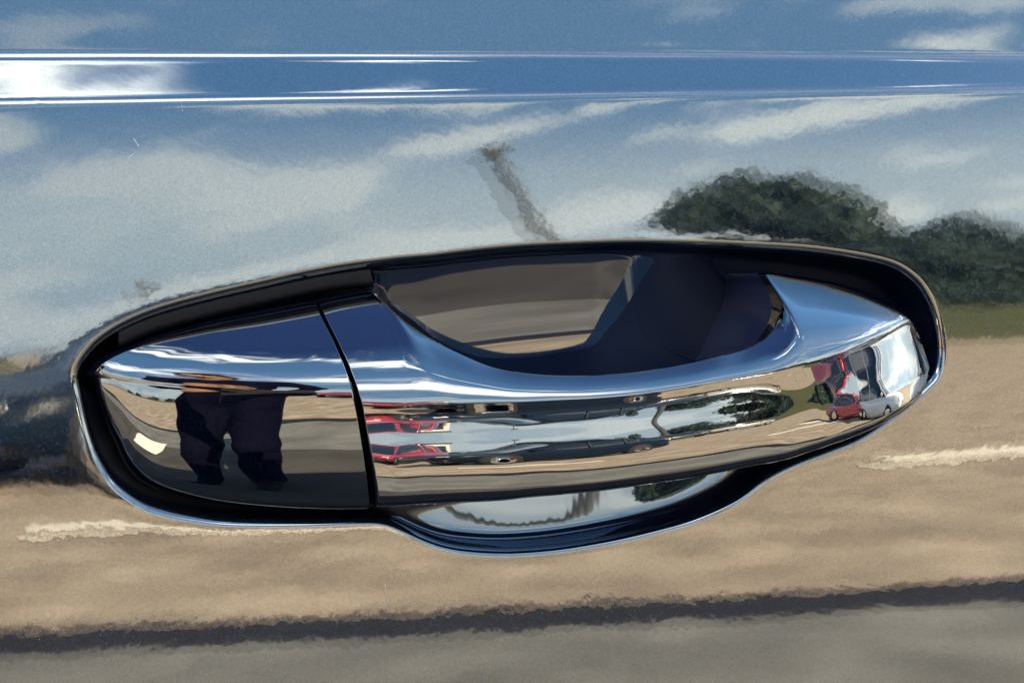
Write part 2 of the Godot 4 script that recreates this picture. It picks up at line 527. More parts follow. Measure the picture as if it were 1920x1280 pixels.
func noise_texture(seed_: int, freq: float, colors: Array, octaves := 4, side := 512) -> NoiseTexture2D:
	var f := FastNoiseLite.new()
	f.seed = seed_
	f.frequency = freq
	f.fractal_octaves = octaves
	var t := NoiseTexture2D.new()
	t.width = side
	t.height = side
	t.seamless = true
	t.noise = f
	var g := Gradient.new()
	g.offsets = PackedFloat32Array()
	g.colors = PackedColorArray()
	for i in colors.size():
		g.add_point(i / float(colors.size() - 1), colors[i])
	t.color_ramp = g
	return t

func ground_mat(called: String, dark: Color, light: Color, seed_: int) -> StandardMaterial3D:
	var m := mat(called, Color.WHITE, 0.95, 0.0, 0.3)
	m.albedo_texture = noise_texture(seed_, 0.012, [dark, dark.lerp(light, 0.5), light], 6, 1024)
	m.uv1_triplanar = true
	m.uv1_world_triplanar = true
	m.uv1_scale = Vector3.ONE * 0.16
	return m

func make_materials() -> void:
	var paint := mat("navy paint", lin(0.013, 0.036, 0.075), 0.035, 0.0, 1.0)
	paint.clearcoat_enabled = true
	paint.clearcoat = 1.0
	paint.clearcoat_roughness = 0.012
	paint.albedo_texture = flake_texture(5, 0.04, 0.36, 0.07)
	paint.clearcoat_texture = grain_texture(31, 0.15, 1.0)
	paint.normal_enabled = true
	paint.normal_texture = flake_normals(11, 0.0018)
	paint.uv1_triplanar = true
	paint.uv1_scale = Vector3.ONE * 9.0
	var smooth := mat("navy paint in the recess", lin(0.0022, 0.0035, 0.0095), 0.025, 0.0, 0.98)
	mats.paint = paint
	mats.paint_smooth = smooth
	var h := mat("navy paint of the handle", lin(0.007, 0.0115, 0.034), 0.02, 0.0, 1.0)
	h.clearcoat_enabled = true
	h.clearcoat = 1.0
	h.clearcoat_roughness = 0.01
	h.clearcoat_texture = grain_texture(33, 0.55, 1.0)
	h.albedo_texture = flake_texture(8, 0.05, 0.4, 0.04)
	h.uv1_triplanar = true
	h.uv1_scale = Vector3.ONE * 11.0
	mats.handle_paint = h
	mat("rubber", lin(0.012, 0.012, 0.013), 0.8)
	mat("black plastic", lin(0.02, 0.02, 0.022), 0.45)
	mat("glass", lin(0.01, 0.014, 0.016), 0.04, 0.0, 0.7)
	mat("chrome", lin(0.75, 0.75, 0.75), 0.12, 1.0)
	mat("tyre", lin(0.015, 0.015, 0.015), 0.85)
	mat("lamp glass", lin(0.75, 0.75, 0.75), 0.08, 0.0, 1.0)
	mat("red lamp glass", lin(0.4, 0.01, 0.01), 0.1)
	mat("white line", lin(0.85, 0.8, 0.66), 0.9)
	mat("trim", lin(0.0016, 0.002, 0.0036), 0.4, 0.0, 0.22)
	mat("dust", lin(0.16, 0.15, 0.13), 0.9)
	mat("inner", lin(0.0035, 0.005, 0.016), 0.42, 0.0, 0.35)
	mat("clip", lin(0.10, 0.085, 0.065), 0.3)
	mats.scratch = mat("scratched lacquer", lin(0.3, 0.33, 0.34), 0.6)

# ---------------------------------------------------------------- sky
func make_sky() -> ImageTexture:
	var w := 1536
	var h := 768
	var im := Image.create(w, h, false, Image.FORMAT_RGBF)
	var fine := FastNoiseLite.new()
	fine.seed = 4
	fine.frequency = 1.0
	fine.fractal_octaves = 5
	fine.fractal_gain = 0.55
	var broad := FastNoiseLite.new()
	broad.seed = 21
	broad.frequency = 1.0
	broad.fractal_octaves = 4
	# single cloud banks: compass bearing, height (degrees), half width, half height, strength
	var banks := [[9.0, 58.0, 7.0, 8.0, 0.95], [27.0, 50.4, 4.0, 1.5, 0.8], [50.0, 41.5, 4.0, 1.3, 0.5], [6.0, 31.0, 20.0, 6.5, 1.0], [-50.0, 33.0, 30.0, 8.0, 0.9], [78.0, 27.0, 26.0, 5.0, 0.5], [-20.0, 66.0, 40.0, 5.0, 0.45], [-105.0, 30.0, 30.0, 7.0, 0.7], [140.0, 30.0, 40.0, 8.0, 0.8], [-160.0, 45.0, 30.0, 9.0, 0.6]]
	for y in h / 2 + 1:
		var el := PI / 2 - PI * (y + 0.5) / h
		var deg := rad_to_deg(el)
		var base := Color(0.40, 0.455, 0.44).lerp(Color(0.34, 0.40, 0.41), smoothstep(2.0, 7.0, deg)).lerp(Color(0.086, 0.168, 0.275), smoothstep(5.5, 12.5, deg)).lerp(Color(0.12, 0.19, 0.31), smoothstep(18.0, 27.0, deg)).lerp(Color(0.057, 0.132, 0.25), smoothstep(33.0, 48.0, deg)).lerp(Color(0.014, 0.03, 0.085), smoothstep(55.0, 76.0, deg))
		for x in w:
			var lon := (x + 0.5) / w * TAU - PI
			var d := Vector3(-sin(lon), 0, cos(lon))
			var bearing := rad_to_deg(atan2(d.x, d.z))
			# clouds low in the sky are drawn out along the horizon
			var a := fine.get_noise_3d(d.x * 5.0, d.z * 5.0, (deg - 0.13 * clampf(bearing, -10.0, 60.0)) * 0.34)
			var b := broad.get_noise_3d(d.x * 1.7, d.z * 1.7, deg * 0.09 + 7.0)
			var high := deg - 0.13 * (clampf(bearing, -10.0, 60.0) - 17.0)      # the streaks rise to one side
			var streak := smoothstep(0.04, 0.42, 1.55 * a + 0.5 * b + 0.40 * smoothstep(11.5, 4.5, high) - 0.08 - 0.14 * smoothstep(9.5, 12.0, deg) * smoothstep(16.5, 14.5, deg) + 0.05 * smoothstep(14.5, 16.0, deg))
			var right := smoothstep(-5.0, 32.0, bearing)
			var c := base.lerp(Color(0.31, 0.36, 0.375).lerp(Color(0.47, 0.51, 0.485), right), streak * 0.88 * smoothstep(40.0, 20.0, deg) * (1.0 - 0.55 * smoothstep(13.0, 17.0, deg)))
			var veil := smoothstep(0.12, -0.18, a + 0.3 * b) * smoothstep(10.5, 1.0, deg)
			c = c.lerp(Color(0.17, 0.245, 0.31), veil * 0.85 * (1.0 - 0.35 * right))
			var bank := 0.0
			for k: Array in banks:
				var off: float = wrapf(bearing - k[0], -180.0, 180.0) / k[2]
				var r: float = Vector2(off, (deg - k[1]) / k[3]).length_squared()
				if r < 6.0:
					bank = maxf(bank, k[4] * exp(-r) + 0.9 * (a + 0.4 * b) * exp(-r * 0.5))
			c = c.lerp(Color(1.0, 1.05, 1.02), clampf(smoothstep(0.12, 0.85, bank), 0.0, 1.0))
			im.set_pixel(x, y, c)
	for y in range(h / 2 + 1, h):
		for x in w:
			im.set_pixel(x, y, Color(0.12, 0.11, 0.09))
	return ImageTexture.create_from_image(im)

# ---------------------------------------------------------------- trees, cars, lamps, houses
func leaves(rng: RandomNumberGenerator, blobs: Array, count: int, size: float) -> ArrayMesh:
	var v := PackedVector3Array()
	var nn := PackedVector3Array()
	var col := PackedColorArray()
	var total := 0.0
	for b in blobs:
		total += b[1].x * b[1].z
	for b in blobs:
		for i in int(count * b[1].x * b[1].z / total):
			var d := Vector3(rng.randfn(), rng.randfn(), rng.randfn()).normalized()
			var at: Vector3 = b[0] + d * b[1] * pow(rng.randf(), 0.3) * rng.randf_range(0.85, 1.1)
			var n := (d + Vector3(rng.randfn(), rng.randfn(), rng.randfn()) * 0.6).normalized()
			var x := n.cross(Vector3(rng.randfn(), rng.randfn(), rng.randfn())).normalized() * size * rng.randf_range(0.6, 1.4)
			var y := n.cross(x) * rng.randf_range(0.5, 0.9)
			var c := Color(0.017, 0.043, 0.034) * rng.randf_range(0.5, 1.3)
			c = c.lerp(Color(0.03, 0.055, 0.035), rng.randf() * 0.35)
			for q: Vector3 in [at - x, at + y, at + x, at - x, at + x, at - y]:
				v.append(q)
				nn.append(n)
				col.append(c)
	var arr := []
	arr.resize(Mesh.ARRAY_MAX)
	arr[Mesh.ARRAY_VERTEX] = v
	arr[Mesh.ARRAY_NORMAL] = nn
	arr[Mesh.ARRAY_COLOR] = col
	var m := ArrayMesh.new()
	m.add_surface_from_arrays(Mesh.PRIMITIVE_TRIANGLES, arr)
	return m

func make_tree(called: String, label: String, at: Vector3, height: float, spread: float, trunk: float, seed_: int, group := "", count := 5000, dome := false) -> Node3D:
	var rng := RandomNumberGenerator.new()
	rng.seed = seed_
	if not mats.has("leaf"):
		var lm := mat("leaf", Color.WHITE, 0.7)
		lm.vertex_color_use_as_albedo = true
		lm.cull_mode = BaseMaterial3D.CULL_DISABLED
		mat("bark", lin(0.08, 0.06, 0.045), 0.95)
	var t := thing(called, label, "tree", at, 0, group)
	part("trunk", tube(Vector3.ZERO, Vector3(0.1, height * 0.55, 0), 0.03 * height, 0.014 * height), mats.bark, t)
	var blobs := []
	for i in (26 if dome else 14):
		var a := rng.randf() * TAU
		var r := sqrt(rng.randf()) * spread * 0.75
		var y := lerpf(trunk + 0.16 * height, height * 0.92, rng.randf() * (1.0 - 0.75 * r / spread))
		var s := rng.randf_range(0.24, 0.42) * spread
		if dome:
			s = rng.randf_range(0.2, 0.3) * spread
			y = lerpf(trunk + 0.4, height * (1.0 - 0.3 * pow(r / (0.75 * spread), 2.0)) - 0.5 * s, sqrt(rng.randf()))
		var c := Vector3(cos(a) * r, y, sin(a) * r)
		blobs.append([c, Vector3(s, minf(s * 0.7, height * 0.2), s)])
		if i < 6:
			part("limb", tube(Vector3(0.05, height * 0.3, 0), c, 0.012 * height, 0.004 * height, 6), mats.bark, t)
	part("crown", leaves(rng, blobs, count, 0.026 * height), mats.leaf, t)
	return t

func section(w: float, y0: float, belt: float, top: float, crown: float) -> Array:
	return [Vector2(0, y0), Vector2(w * 0.86, y0), Vector2(w * 0.96, y0 + 0.08), Vector2(w, belt * 0.62), Vector2(w, belt * 0.85), Vector2(w * 0.97, belt), Vector2(w * 0.9, top - 0.015), Vector2(w * 0.82, top), Vector2(w * 0.4, top + crown), Vector2(0, top + crown * 1.2)]

func loft(stations: Array) -> ArrayMesh:
	# stations: [x, list of half-section points]; mirrored across the middle, closed at both ends
	var m: int = stations[0][1].size()
	var p := PackedVector3Array()
	var cols := m * 2 - 2
	for k in range(-1, stations.size() + 1):
		var s: Array = stations[clampi(k, 0, stations.size() - 1)]
		var mid := Vector2.ZERO
		for q: Vector2 in s[1]:
			mid.y += q.y / m
		for i in cols:
			var q: Vector2 = s[1][i if i < m else cols - i]
			var z := q.x if i < m else -q.x
			var at := Vector3(s[0], q.y, z)
			if k < 0 or k >= stations.size():
				at = Vector3(s[0], mid.y + (q.y - mid.y) * 0.02, z * 0.02)
			p.append(at)
	return grid_mesh(p, stations.size() + 2, cols, true, true)

func make_car(called: String, label: String, at: Vector3, turn: float, color: Color, tall: float, group := "") -> Node3D:
	# nose towards +x, 4.4 m long
	var t := thing(called, label, "car", at, turn, group)
	var m := mat(called + label, color, 0.12, 0.0, 0.6)
	if called == "dark_car":
		m.roughness = 0.3
		m.metallic_specular = 0.25
	else:
		m.clearcoat_enabled = true
		m.clearcoat = 1.0
	var b := 0.92 + 0.1 * tall
	var st := []
	for q: Array in [[-2.2, 0.78, 0.42, 0.66, b - 0.1], [-2.1, 0.85, 0.3, 0.72, b], [-1.6, 0.9, 0.22, 0.76, b + 0.04], [-0.6, 0.91, 0.2, 0.78, b + 0.02], [0.6, 0.91, 0.2, 0.78, b], [1.2, 0.89, 0.22, 0.74, b - 0.04], [1.75, 0.86, 0.24, 0.68, b - 0.13], [2.05, 0.8, 0.27, 0.6, b - 0.22], [2.2, 0.66, 0.36, 0.54, b - 0.34]]:
		st.append([q[0], section(q[1], q[2], q[3], q[4], 0.03)])
	part("body", loft(st), m, t)
	var r := 1.42 + 0.24 * tall
	var rear := -1.95 if tall > 0.5 else -1.6
	var gh := []
	for q: Array in [[rear - 0.1, 0.76, b + 0.06], [rear + 0.3, 0.66, r - 0.07], [rear + 0.9, 0.62, r - 0.005], [-0.2, 0.62, r], [0.25, 0.62, r - 0.05], [1.15, 0.74, b]]:
		gh.append([q[0], [Vector2(0, b - 0.1), Vector2(0.79, b - 0.1), Vector2(0.79, b - 0.02), Vector2(q[1], q[2] - 0.03), Vector2(q[1] * 0.8, q[2]), Vector2(0, q[2] + 0.01)]])
	part("window_glass", loft(gh), mats.glass, t)
	var rf := []
	for q: Array in [[rear + 0.25, 0.6, r - 0.07], [rear + 0.9, 0.63, r + 0.012], [-0.2, 0.63, r + 0.017], [0.28, 0.61, r - 0.035]]:
		rf.append([q[0], [Vector2(0, q[2] - 0.03), Vector2(q[1], q[2] - 0.05), Vector2(q[1] + 0.012, q[2] - 0.02), Vector2(q[1] * 0.85, q[2] + 0.012), Vector2(0, q[2] + 0.025)]])
	part("roof", loft(rf), m, t)
	for s in [-1, 1]:
		for x: float in [rear + 0.55, -0.35]:
			part("pillar", tube(Vector3(x, b - 0.02, s * 0.8), Vector3(x - 0.06, r - 0.05, s * 0.635), 0.04, 0.035, 8), m, t)
		part("pillar", tube(Vector3(1.12, b - 0.02, s * 0.75), Vector3(0.26, r - 0.06, s * 0.62), 0.04, 0.035, 8), m, t)
		for x: float in [-1.35, 1.38]:
			var wh := part("wheel", tube(Vector3(0, 0, -0.11), Vector3(0, 0, 0.11), 0.33, 0.33, 28), mats.tyre, t, Vector3(x, 0.33, s * 0.82))
			part("rim", tube(Vector3(0, 0, s * 0.1), Vector3(0, 0, s * 0.118), 0.23, 0.21, 20), mats.chrome, wh)
		part("headlight", box(Vector3(0.22, 0.12, 0.3), 0.04), mats["lamp glass"], t, Vector3(2.02, b - 0.3, s * 0.58), Vector3(0, -s * 0.35, 0))
		part("tail_light", box(Vector3(0.1, 0.16, 0.26), 0.03), mats["red lamp glass"], t, Vector3(-2.14, b - 0.12, s * 0.62))
		part("mirror", box(Vector3(0.12, 0.13, 0.2), 0.04), m, t, Vector3(0.85, b + 0.05, s * 0.98))
	part("grille", box(Vector3(0.06, 0.16, 0.8), 0.02), mats["black plastic"], t, Vector3(2.18, b - 0.42, 0))
	part("grille_bar", box(Vector3(0.07, 0.03, 0.7), 0.01), mats.chrome, t, Vector3(2.19, b - 0.36, 0))
	part("front_bumper", box(Vector3(0.2, 0.14, 1.5), 0.06), mats["black plastic"], t, Vector3(2.08, 0.34, 0))
	return t

func lamp_post(label: String, at: Vector3, h: float, lean: float, thick: float) -> Node3D:
	var t := thing("lamp_post", label, "lamp post", at)
	t.rotation.z = lean
	if not mats.has("steel"):
		mat("steel", lin(0.05, 0.06, 0.06), 0.7)
	part("pole", tube(Vector3.ZERO, Vector3(0, h, 0), thick, thick * 0.75, 12), mats.steel, t)
	part("lamp_head", box(Vector3(0.55, 0.2, 0.4), 0.08), mats.steel, t, Vector3(0.1, h, 0))
	part("base_plate", box(Vector3(0.4, 0.03, 0.4)), mats.steel, t, Vector3(0, 0.02, 0))
	return t

func make_shop(at: Vector3, turn: float) -> void:
	var t := thing("low_building", "low white building with a blue band and glass doors beyond the cars", "building", at, turn)
	var white := mat("white render", lin(0.62, 0.62, 0.6), 0.9)
	var blue := mat("blue cladding", lin(0.05, 0.12, 0.32), 0.5)
	part("wall", box(Vector3(9, 3.3, 6), 0.05), white, t, Vector3(0, 1.65, 0))
	part("roof", box(Vector3(9.5, 0.3, 6.5), 0.08), mats["black plastic"], t, Vector3(0, 3.42, 0))
	part("band", box(Vector3(2.0, 3.4, 0.2), 0.03), blue, t, Vector3(-1.2, 1.7, 3.05))
	for i in 3:
		var w := part("window", box(Vector3(1.5, 1.5, 0.1), 0.02), mats["black plastic"], t, Vector3([-3.4, 1.2, 3.2][i], 1.7, 3.02))
		part("pane", box(Vector3(1.36, 1.36, 0.04)), mats.glass, w, Vector3(0, 0, 0.05))
	var d := part("door", box(Vector3(1.2, 2.2, 0.1), 0.02), mats["black plastic"], t, Vector3(-1.2, 1.1, 3.2))
	part("pane", box(Vector3(0.95, 1.9, 0.04)), mats.glass, d, Vector3(0, 0, 0.06))

# ---------------------------------------------------------------- the person
func capsule(p: Vector3, a: Vector3, b: Vector3, ra: float, rb: float) -> float:
	var ab := b - a
	var t := clampf((p - a).dot(ab) / ab.length_squared(), 0.0, 1.0)
	return p.distance_to(a + ab * t) - lerpf(ra, rb, t)

# One continuous skin round tapered bones: surface nets on a grid of cells.
func skin_mesh(bones: Array, cell: float, blend: float) -> ArrayMesh:
	var lo := Vector3.ONE * 1e9
	var hi := Vector3.ONE * -1e9
	for b in bones:
		var r := Vector3.ONE * (maxf(b[2], b[3]) + 3.0 * cell)
		lo = lo.min(b[0] - r).min(b[1] - r)
		hi = hi.max(b[0] + r).max(b[1] + r)
	var n := Vector3i(((hi - lo) / cell).ceil()) + Vector3i.ONE
	var f := PackedFloat32Array()
	f.resize(n.x * n.y * n.z)
	f.fill(cell * 4.0)
	var tint := PackedInt32Array()
	tint.resize(f.size())
	var near := PackedFloat32Array()
	near.resize(f.size())
	near.fill(1e9)
	for b_i in bones.size():
		var b: Array = bones[b_i]
		var r := Vector3.ONE * (maxf(b[2], b[3]) + 3.0 * cell)
		var p0 := Vector3i(((b[0] as Vector3).min(b[1]) - r - lo) / cell).max(Vector3i.ZERO)
		var p1 := Vector3i((((b[0] as Vector3).max(b[1]) + r - lo) / cell).ceil()).min(n - Vector3i.ONE)
		for z in range(p0.z, p1.z + 1):
			for y in range(p0.y, p1.y + 1):
				for x in range(p0.x, p1.x + 1):
					var d := capsule(lo + Vector3(x, y, z) * cell, b[0], b[1], b[2], b[3])
					if d > cell * 4.0:
						continue
					var i := (z * n.y + y) * n.x + x
					if d < near[i]:
						near[i] = d
						tint[i] = b_i
					var k := maxf(blend - absf(f[i] - d), 0.0) / blend
					f[i] = minf(f[i], d) - k * k * blend * 0.25
	var at := {}
	var v := PackedVector3Array()
	var nor := PackedVector3Array()
	var col := PackedColorArray()
	var step := [1, n.x, n.x * n.y]
	for z in n.z - 1:
		for y in n.y - 1:
			for x in n.x - 1:
				var i := (z * n.y + y) * n.x + x
				var sum := Vector3.ZERO
				var hits := 0
				var inside := f[i] < 0.0
				var mixed := false
				for c in 8:
					if (f[i + (c & 1) + (c >> 1 & 1) * n.x + (c >> 2) * step[2]] < 0.0) != inside:
						mixed = true
						break
				if not mixed:
					continue
				for c in 8:
					for ax in 3:
						if c >> ax & 1:
							continue
						var o := Vector3(c & 1, c >> 1 & 1, c >> 2)
						var a := f[i + (c & 1) + (c >> 1 & 1) * n.x + (c >> 2) * step[2]]
						var bb := f[i + (c & 1) + (c >> 1 & 1) * n.x + (c >> 2) * step[2] + step[ax]]
						if (a < 0.0) != (bb < 0.0):
							o[ax] += a / (a - bb)
							sum += o
							hits += 1
				at[i] = v.size()
				v.append(lo + (Vector3(x, y, z) + sum / hits) * cell)
				var g := Vector3(f[i + 1] - f[i], f[i + n.x] - f[i], f[i + step[2]] - f[i])
				var far: int = i + 1 + n.x + step[2]
				g += Vector3(f[far] - f[far - 1], f[far] - f[far - n.x], f[far] - f[far - step[2]])
				nor.append(g.normalized())
				col.append(bones[tint[i]][4])
	var ix := PackedInt32Array()
	for i: int in at:
		for ax in 3:
			var s1: int = step[(ax + 1) % 3]
			var s2: int = step[(ax + 2) % 3]
			var e: int = i + step[ax]
			if (f[i] < 0.0) == (f[e] < 0.0) or not (at.has(i - s1) and at.has(i - s2) and at.has(i - s1 - s2)):
				continue
			var q := [at[i], at[i - s1], at[i - s1 - s2], at[i - s2]]
			if f[i] < 0.0:
				ix.append_array([q[0], q[2], q[1], q[0], q[3], q[2]])
			else:
				ix.append_array([q[0], q[1], q[2], q[0], q[2], q[3]])
	var arr := []
	arr.resize(Mesh.ARRAY_MAX)
	arr[Mesh.ARRAY_VERTEX] = v
	arr[Mesh.ARRAY_NORMAL] = nor
	arr[Mesh.ARRAY_COLOR] = col
	arr[Mesh.ARRAY_INDEX] = ix
	var m := ArrayMesh.new()
	m.add_surface_from_arrays(Mesh.PRIMITIVE_TRIANGLES, arr)
	return m

func make_person(at: Vector3, turn: float, camera_at: Vector3) -> void:
	var t := thing("person", "person in dark clothes standing with legs apart, holding up a phone", "person", at, turn)
	var cam := Transform3D(Basis(Vector3.UP, turn), at).affine_inverse() * camera_at   # the phone, in the person's axes
	var cloth := Color(0.005, 0.0065, 0.012)
	var shoe := Color(0.02, 0.018, 0.016)
	var flesh := Color(0.3, 0.17, 0.11)
	var phone := cam + Vector3(0.055, -0.012, -0.025)
	var bones := []
	for s in [-1.0, 1.0]:
		var hip := Vector3(s * 0.085, 0.92, 0)
		var knee := Vector3(s * 0.105, 0.5, 0.03)
		var ankle := Vector3(s * 0.13, 0.09, -0.02)
		bones.append([hip, knee, 0.098, 0.074, cloth])
		bones.append([knee, ankle, 0.074, 0.062, cloth])
		bones.append([ankle + Vector3(0, -0.045, -0.03), ankle + Vector3(s * 0.05, -0.05, 0.17), 0.045, 0.036, shoe])
		var shoulder := Vector3(s * 0.19, 1.42, 0)
		# one hand holds the phone, the other is in the trouser pocket
		var hand := phone + Vector3(0.09, 0.055, -0.05) if s > 0 else Vector3(-0.17, 0.9, 0.05)
		var elbow := (shoulder + hand) / 2 + (Vector3(0.1, -0.14, -0.02) if s > 0 else Vector3(-0.12, 0, -0.06))
		bones.append([shoulder, elbow, 0.06, 0.045, cloth])
		bones.append([elbow, hand, 0.045, 0.03, cloth if s < 0 else cloth])
		bones.append([hand, hand + (Vector3(0, 0.01, 0.03) if s > 0 else Vector3(0.02, -0.08, 0.01)), 0.03, 0.026, flesh if s > 0 else cloth])
	bones.append([Vector3(0, 0.98, 0), Vector3(0, 1.15, -0.01), 0.125, 0.125, cloth])
	bones.append([Vector3(-0.06, 1.15, 0), Vector3(-0.09, 1.38, -0.01), 0.11, 0.1, cloth])
	bones.append([Vector3(0.06, 1.15, 0), Vector3(0.09, 1.38, -0.01), 0.11, 0.1, cloth])
	bones.append([Vector3(0, 1.42, 0), Vector3(0, 1.54, 0.03), 0.06, 0.052, flesh])
	bones.append([Vector3(0, 1.62, 0.05), Vector3(0, 1.68, 0.03), 0.08, 0.092, flesh])
	var skin_mat := mat("clothes and skin", Color.WHITE, 0.85)
	skin_mat.vertex_color_use_as_albedo = true
	skin_mat.metallic_specular = 0.12
	part("body", skin_mesh(bones, 0.02, 0.05), skin_mat, t)
	# the face, on a finer grid
	part("nose", skin_mesh([[Vector3(0, 1.65, 0.135), Vector3(0, 1.61, 0.155), 0.01, 0.015, flesh]], 0.004, 0.01), skin_mat, t)
	part("mouth", skin_mesh([[Vector3(-0.022, 1.57, 0.128), Vector3(0.022, 1.57, 0.128), 0.009, 0.009, flesh * 0.7]], 0.004, 0.01), skin_mat, t)
	for s in [-1.0, 1.0]:
		part("eye", skin_mesh([[Vector3(s * 0.033, 1.655, 0.12), Vector3(s * 0.035, 1.655, 0.121), 0.013, 0.013, Color(0.5, 0.5, 0.48)]], 0.004, 0.01), skin_mat, t)
		part("ear", skin_mesh([[Vector3(s * 0.092, 1.66, 0.03), Vector3(s * 0.095, 1.62, 0.035), 0.017, 0.012, flesh]], 0.004, 0.01), skin_mat, t)
	var hair := Color(0.03, 0.02, 0.015)
	part("hair", skin_mesh([[Vector3(0, 1.7, 0.03), Vector3(0, 1.72, 0.0), 0.098, 0.09, hair], [Vector3(0, 1.66, -0.02), Vector3(0, 1.6, -0.03), 0.08, 0.06, hair]], 0.012, 0.03), skin_mat, t)
	# hands: four fingers behind the phone and a thumb at its side
	for s in [1.0]:
		var fingers := []
		var palm := phone + Vector3(0.085, 0.055, -0.01) if s > 0 else Vector3(-0.27, 0.82, 0.07)
		var inward := Vector3(-1, 0, 0) if s > 0 else Vector3(0, -1, 0)
		var row := Vector3(0, 1, 0) if s > 0 else Vector3(0, 0, 1)
		var out_ := Vector3(0, 0, 1) if s > 0 else Vector3(1, 0, 0)
		fingers.append([palm - row * 0.025 - inward * 0.03, palm + row * 0.03 - inward * 0.02, 0.02, 0.019, flesh])
		for k in 4:
			var root := palm + row * (-0.03 + 0.022 * k) + out_ * 0.006
			var reach_: float = [0.055, 0.066, 0.07, 0.06][k]
			var bend := root + inward * reach_ * 0.5 + out_ * 0.012
			fingers.append([root - inward * 0.02, root, 0.012, 0.0095, flesh])
			fingers.append([root, bend, 0.0095, 0.0085, flesh])
			fingers.append([bend, root + inward * reach_ + out_ * 0.004, 0.0085, 0.007, flesh])
		fingers.append([palm - row * 0.02 - inward * 0.03, palm + inward * 0.01 - out_ * 0.022, 0.013, 0.0105, flesh])
		fingers.append([palm + inward * 0.01 - out_ * 0.022, palm + inward * 0.035 - out_ * 0.02 + row * 0.012, 0.0105, 0.008, flesh])
		part("hand", skin_mesh(fingers, 0.004, 0.008), skin_mat, t)
	var p := thing("mobile_phone", "black mobile phone held up in one hand of the person", "phone", t.transform * phone, turn)
	part("case", box(Vector3(0.15, 0.075, 0.008), 0.0035), mats["black plastic"], p)
	part("screen", box(Vector3(0.142, 0.068, 0.001)), mats.glass, p, Vector3(0, 0, -0.0042))
	part("lens", tube(Vector3(0.05, 0.015, 0.004), Vector3(0.05, 0.015, 0.006), 0.009, 0.008, 16), mats.glass, p)

# ---------------------------------------------------------------- the car itself
func build_own_car() -> void:
	var car := thing("parked_car", "navy blue metallic car filling the picture, its front door and handle close up", "car")
	car.transform = Transform3D.IDENTITY
	build_door(car)
	build_handle(car)
	var body: StandardMaterial3D = mats.paint
	# neighbouring panels: the rear door behind, the wing in front, the sill
	for q: Array in [["rear_door", -1240.0, -242.0, -520.0, 150.0], ["front_wing", 864.0, 1980.0, -430.0, 80.0], ["rear_quarter", -2150.0, -1244.0, -430.0, 110.0], ["sill", -1300.0, 1050.0, -640.0, -524.0]]:
		var p := PackedVector3Array()
		for r in 41:
			for c in 41:
				var u := lerpf(q[1], q[2], c / 40.0)
				var v := lerpf(q[3], q[4], r / 40.0)
				p.append(Vector3(u, v, skin(u, v)) * MM)
		var o := part(q[0], grid_mesh(p, 41, 41, false, true), body, car)
		o.transform = door_at
	part("body", box(Vector3(4.3, 0.72, 1.5), 0.1), body, car, Vector3(0, 0.66, -0.9))
	part("bonnet", box(Vector3(1.2, 0.14, 1.5), 0.06), body, car, Vector3(1.6, 0.98, -0.9))
	part("roof", box(Vector3(3.0, 0.1, 1.25), 0.05), body, car, Vector3(-0.5, 1.62, -0.9))
	part("side_window", box(Vector3(2.9, 0.55, 0.02)), mats.glass, car, Vector3(-0.5, 1.36, -0.165), Vector3(-0.33, 0, 0))
	part("side_window", box(Vector3(2.9, 0.55, 0.02)), mats.glass, car, Vector3(-0.5, 1.36, -1.635), Vector3(0.33, 0, 0))
	part("windscreen", box(Vector3(0.9, 0.02, 1.3)), mats.glass, car, Vector3(1.25, 1.32, -0.9), Vector3(0, 0, -0.65))
	part("rear_window", box(Vector3(0.7, 0.02, 1.3)), mats.glass, car, Vector3(-2.0, 1.35, -0.9), Vector3(0, 0, 0.9))
	for x: float in [-1.45, 1.42]:
		for z: float in [-0.08, -1.7]:
			var wh := part("wheel", tube(Vector3(0, 0, -0.12), Vector3(0, 0, 0.12), 0.36, 0.36, 32), mats.tyre, car, Vector3(x, 0.36, z))
			part("rim", tube(Vector3(0, 0, 0.115), Vector3(0, 0, 0.13), 0.25, 0.23, 24), mats.chrome, wh)

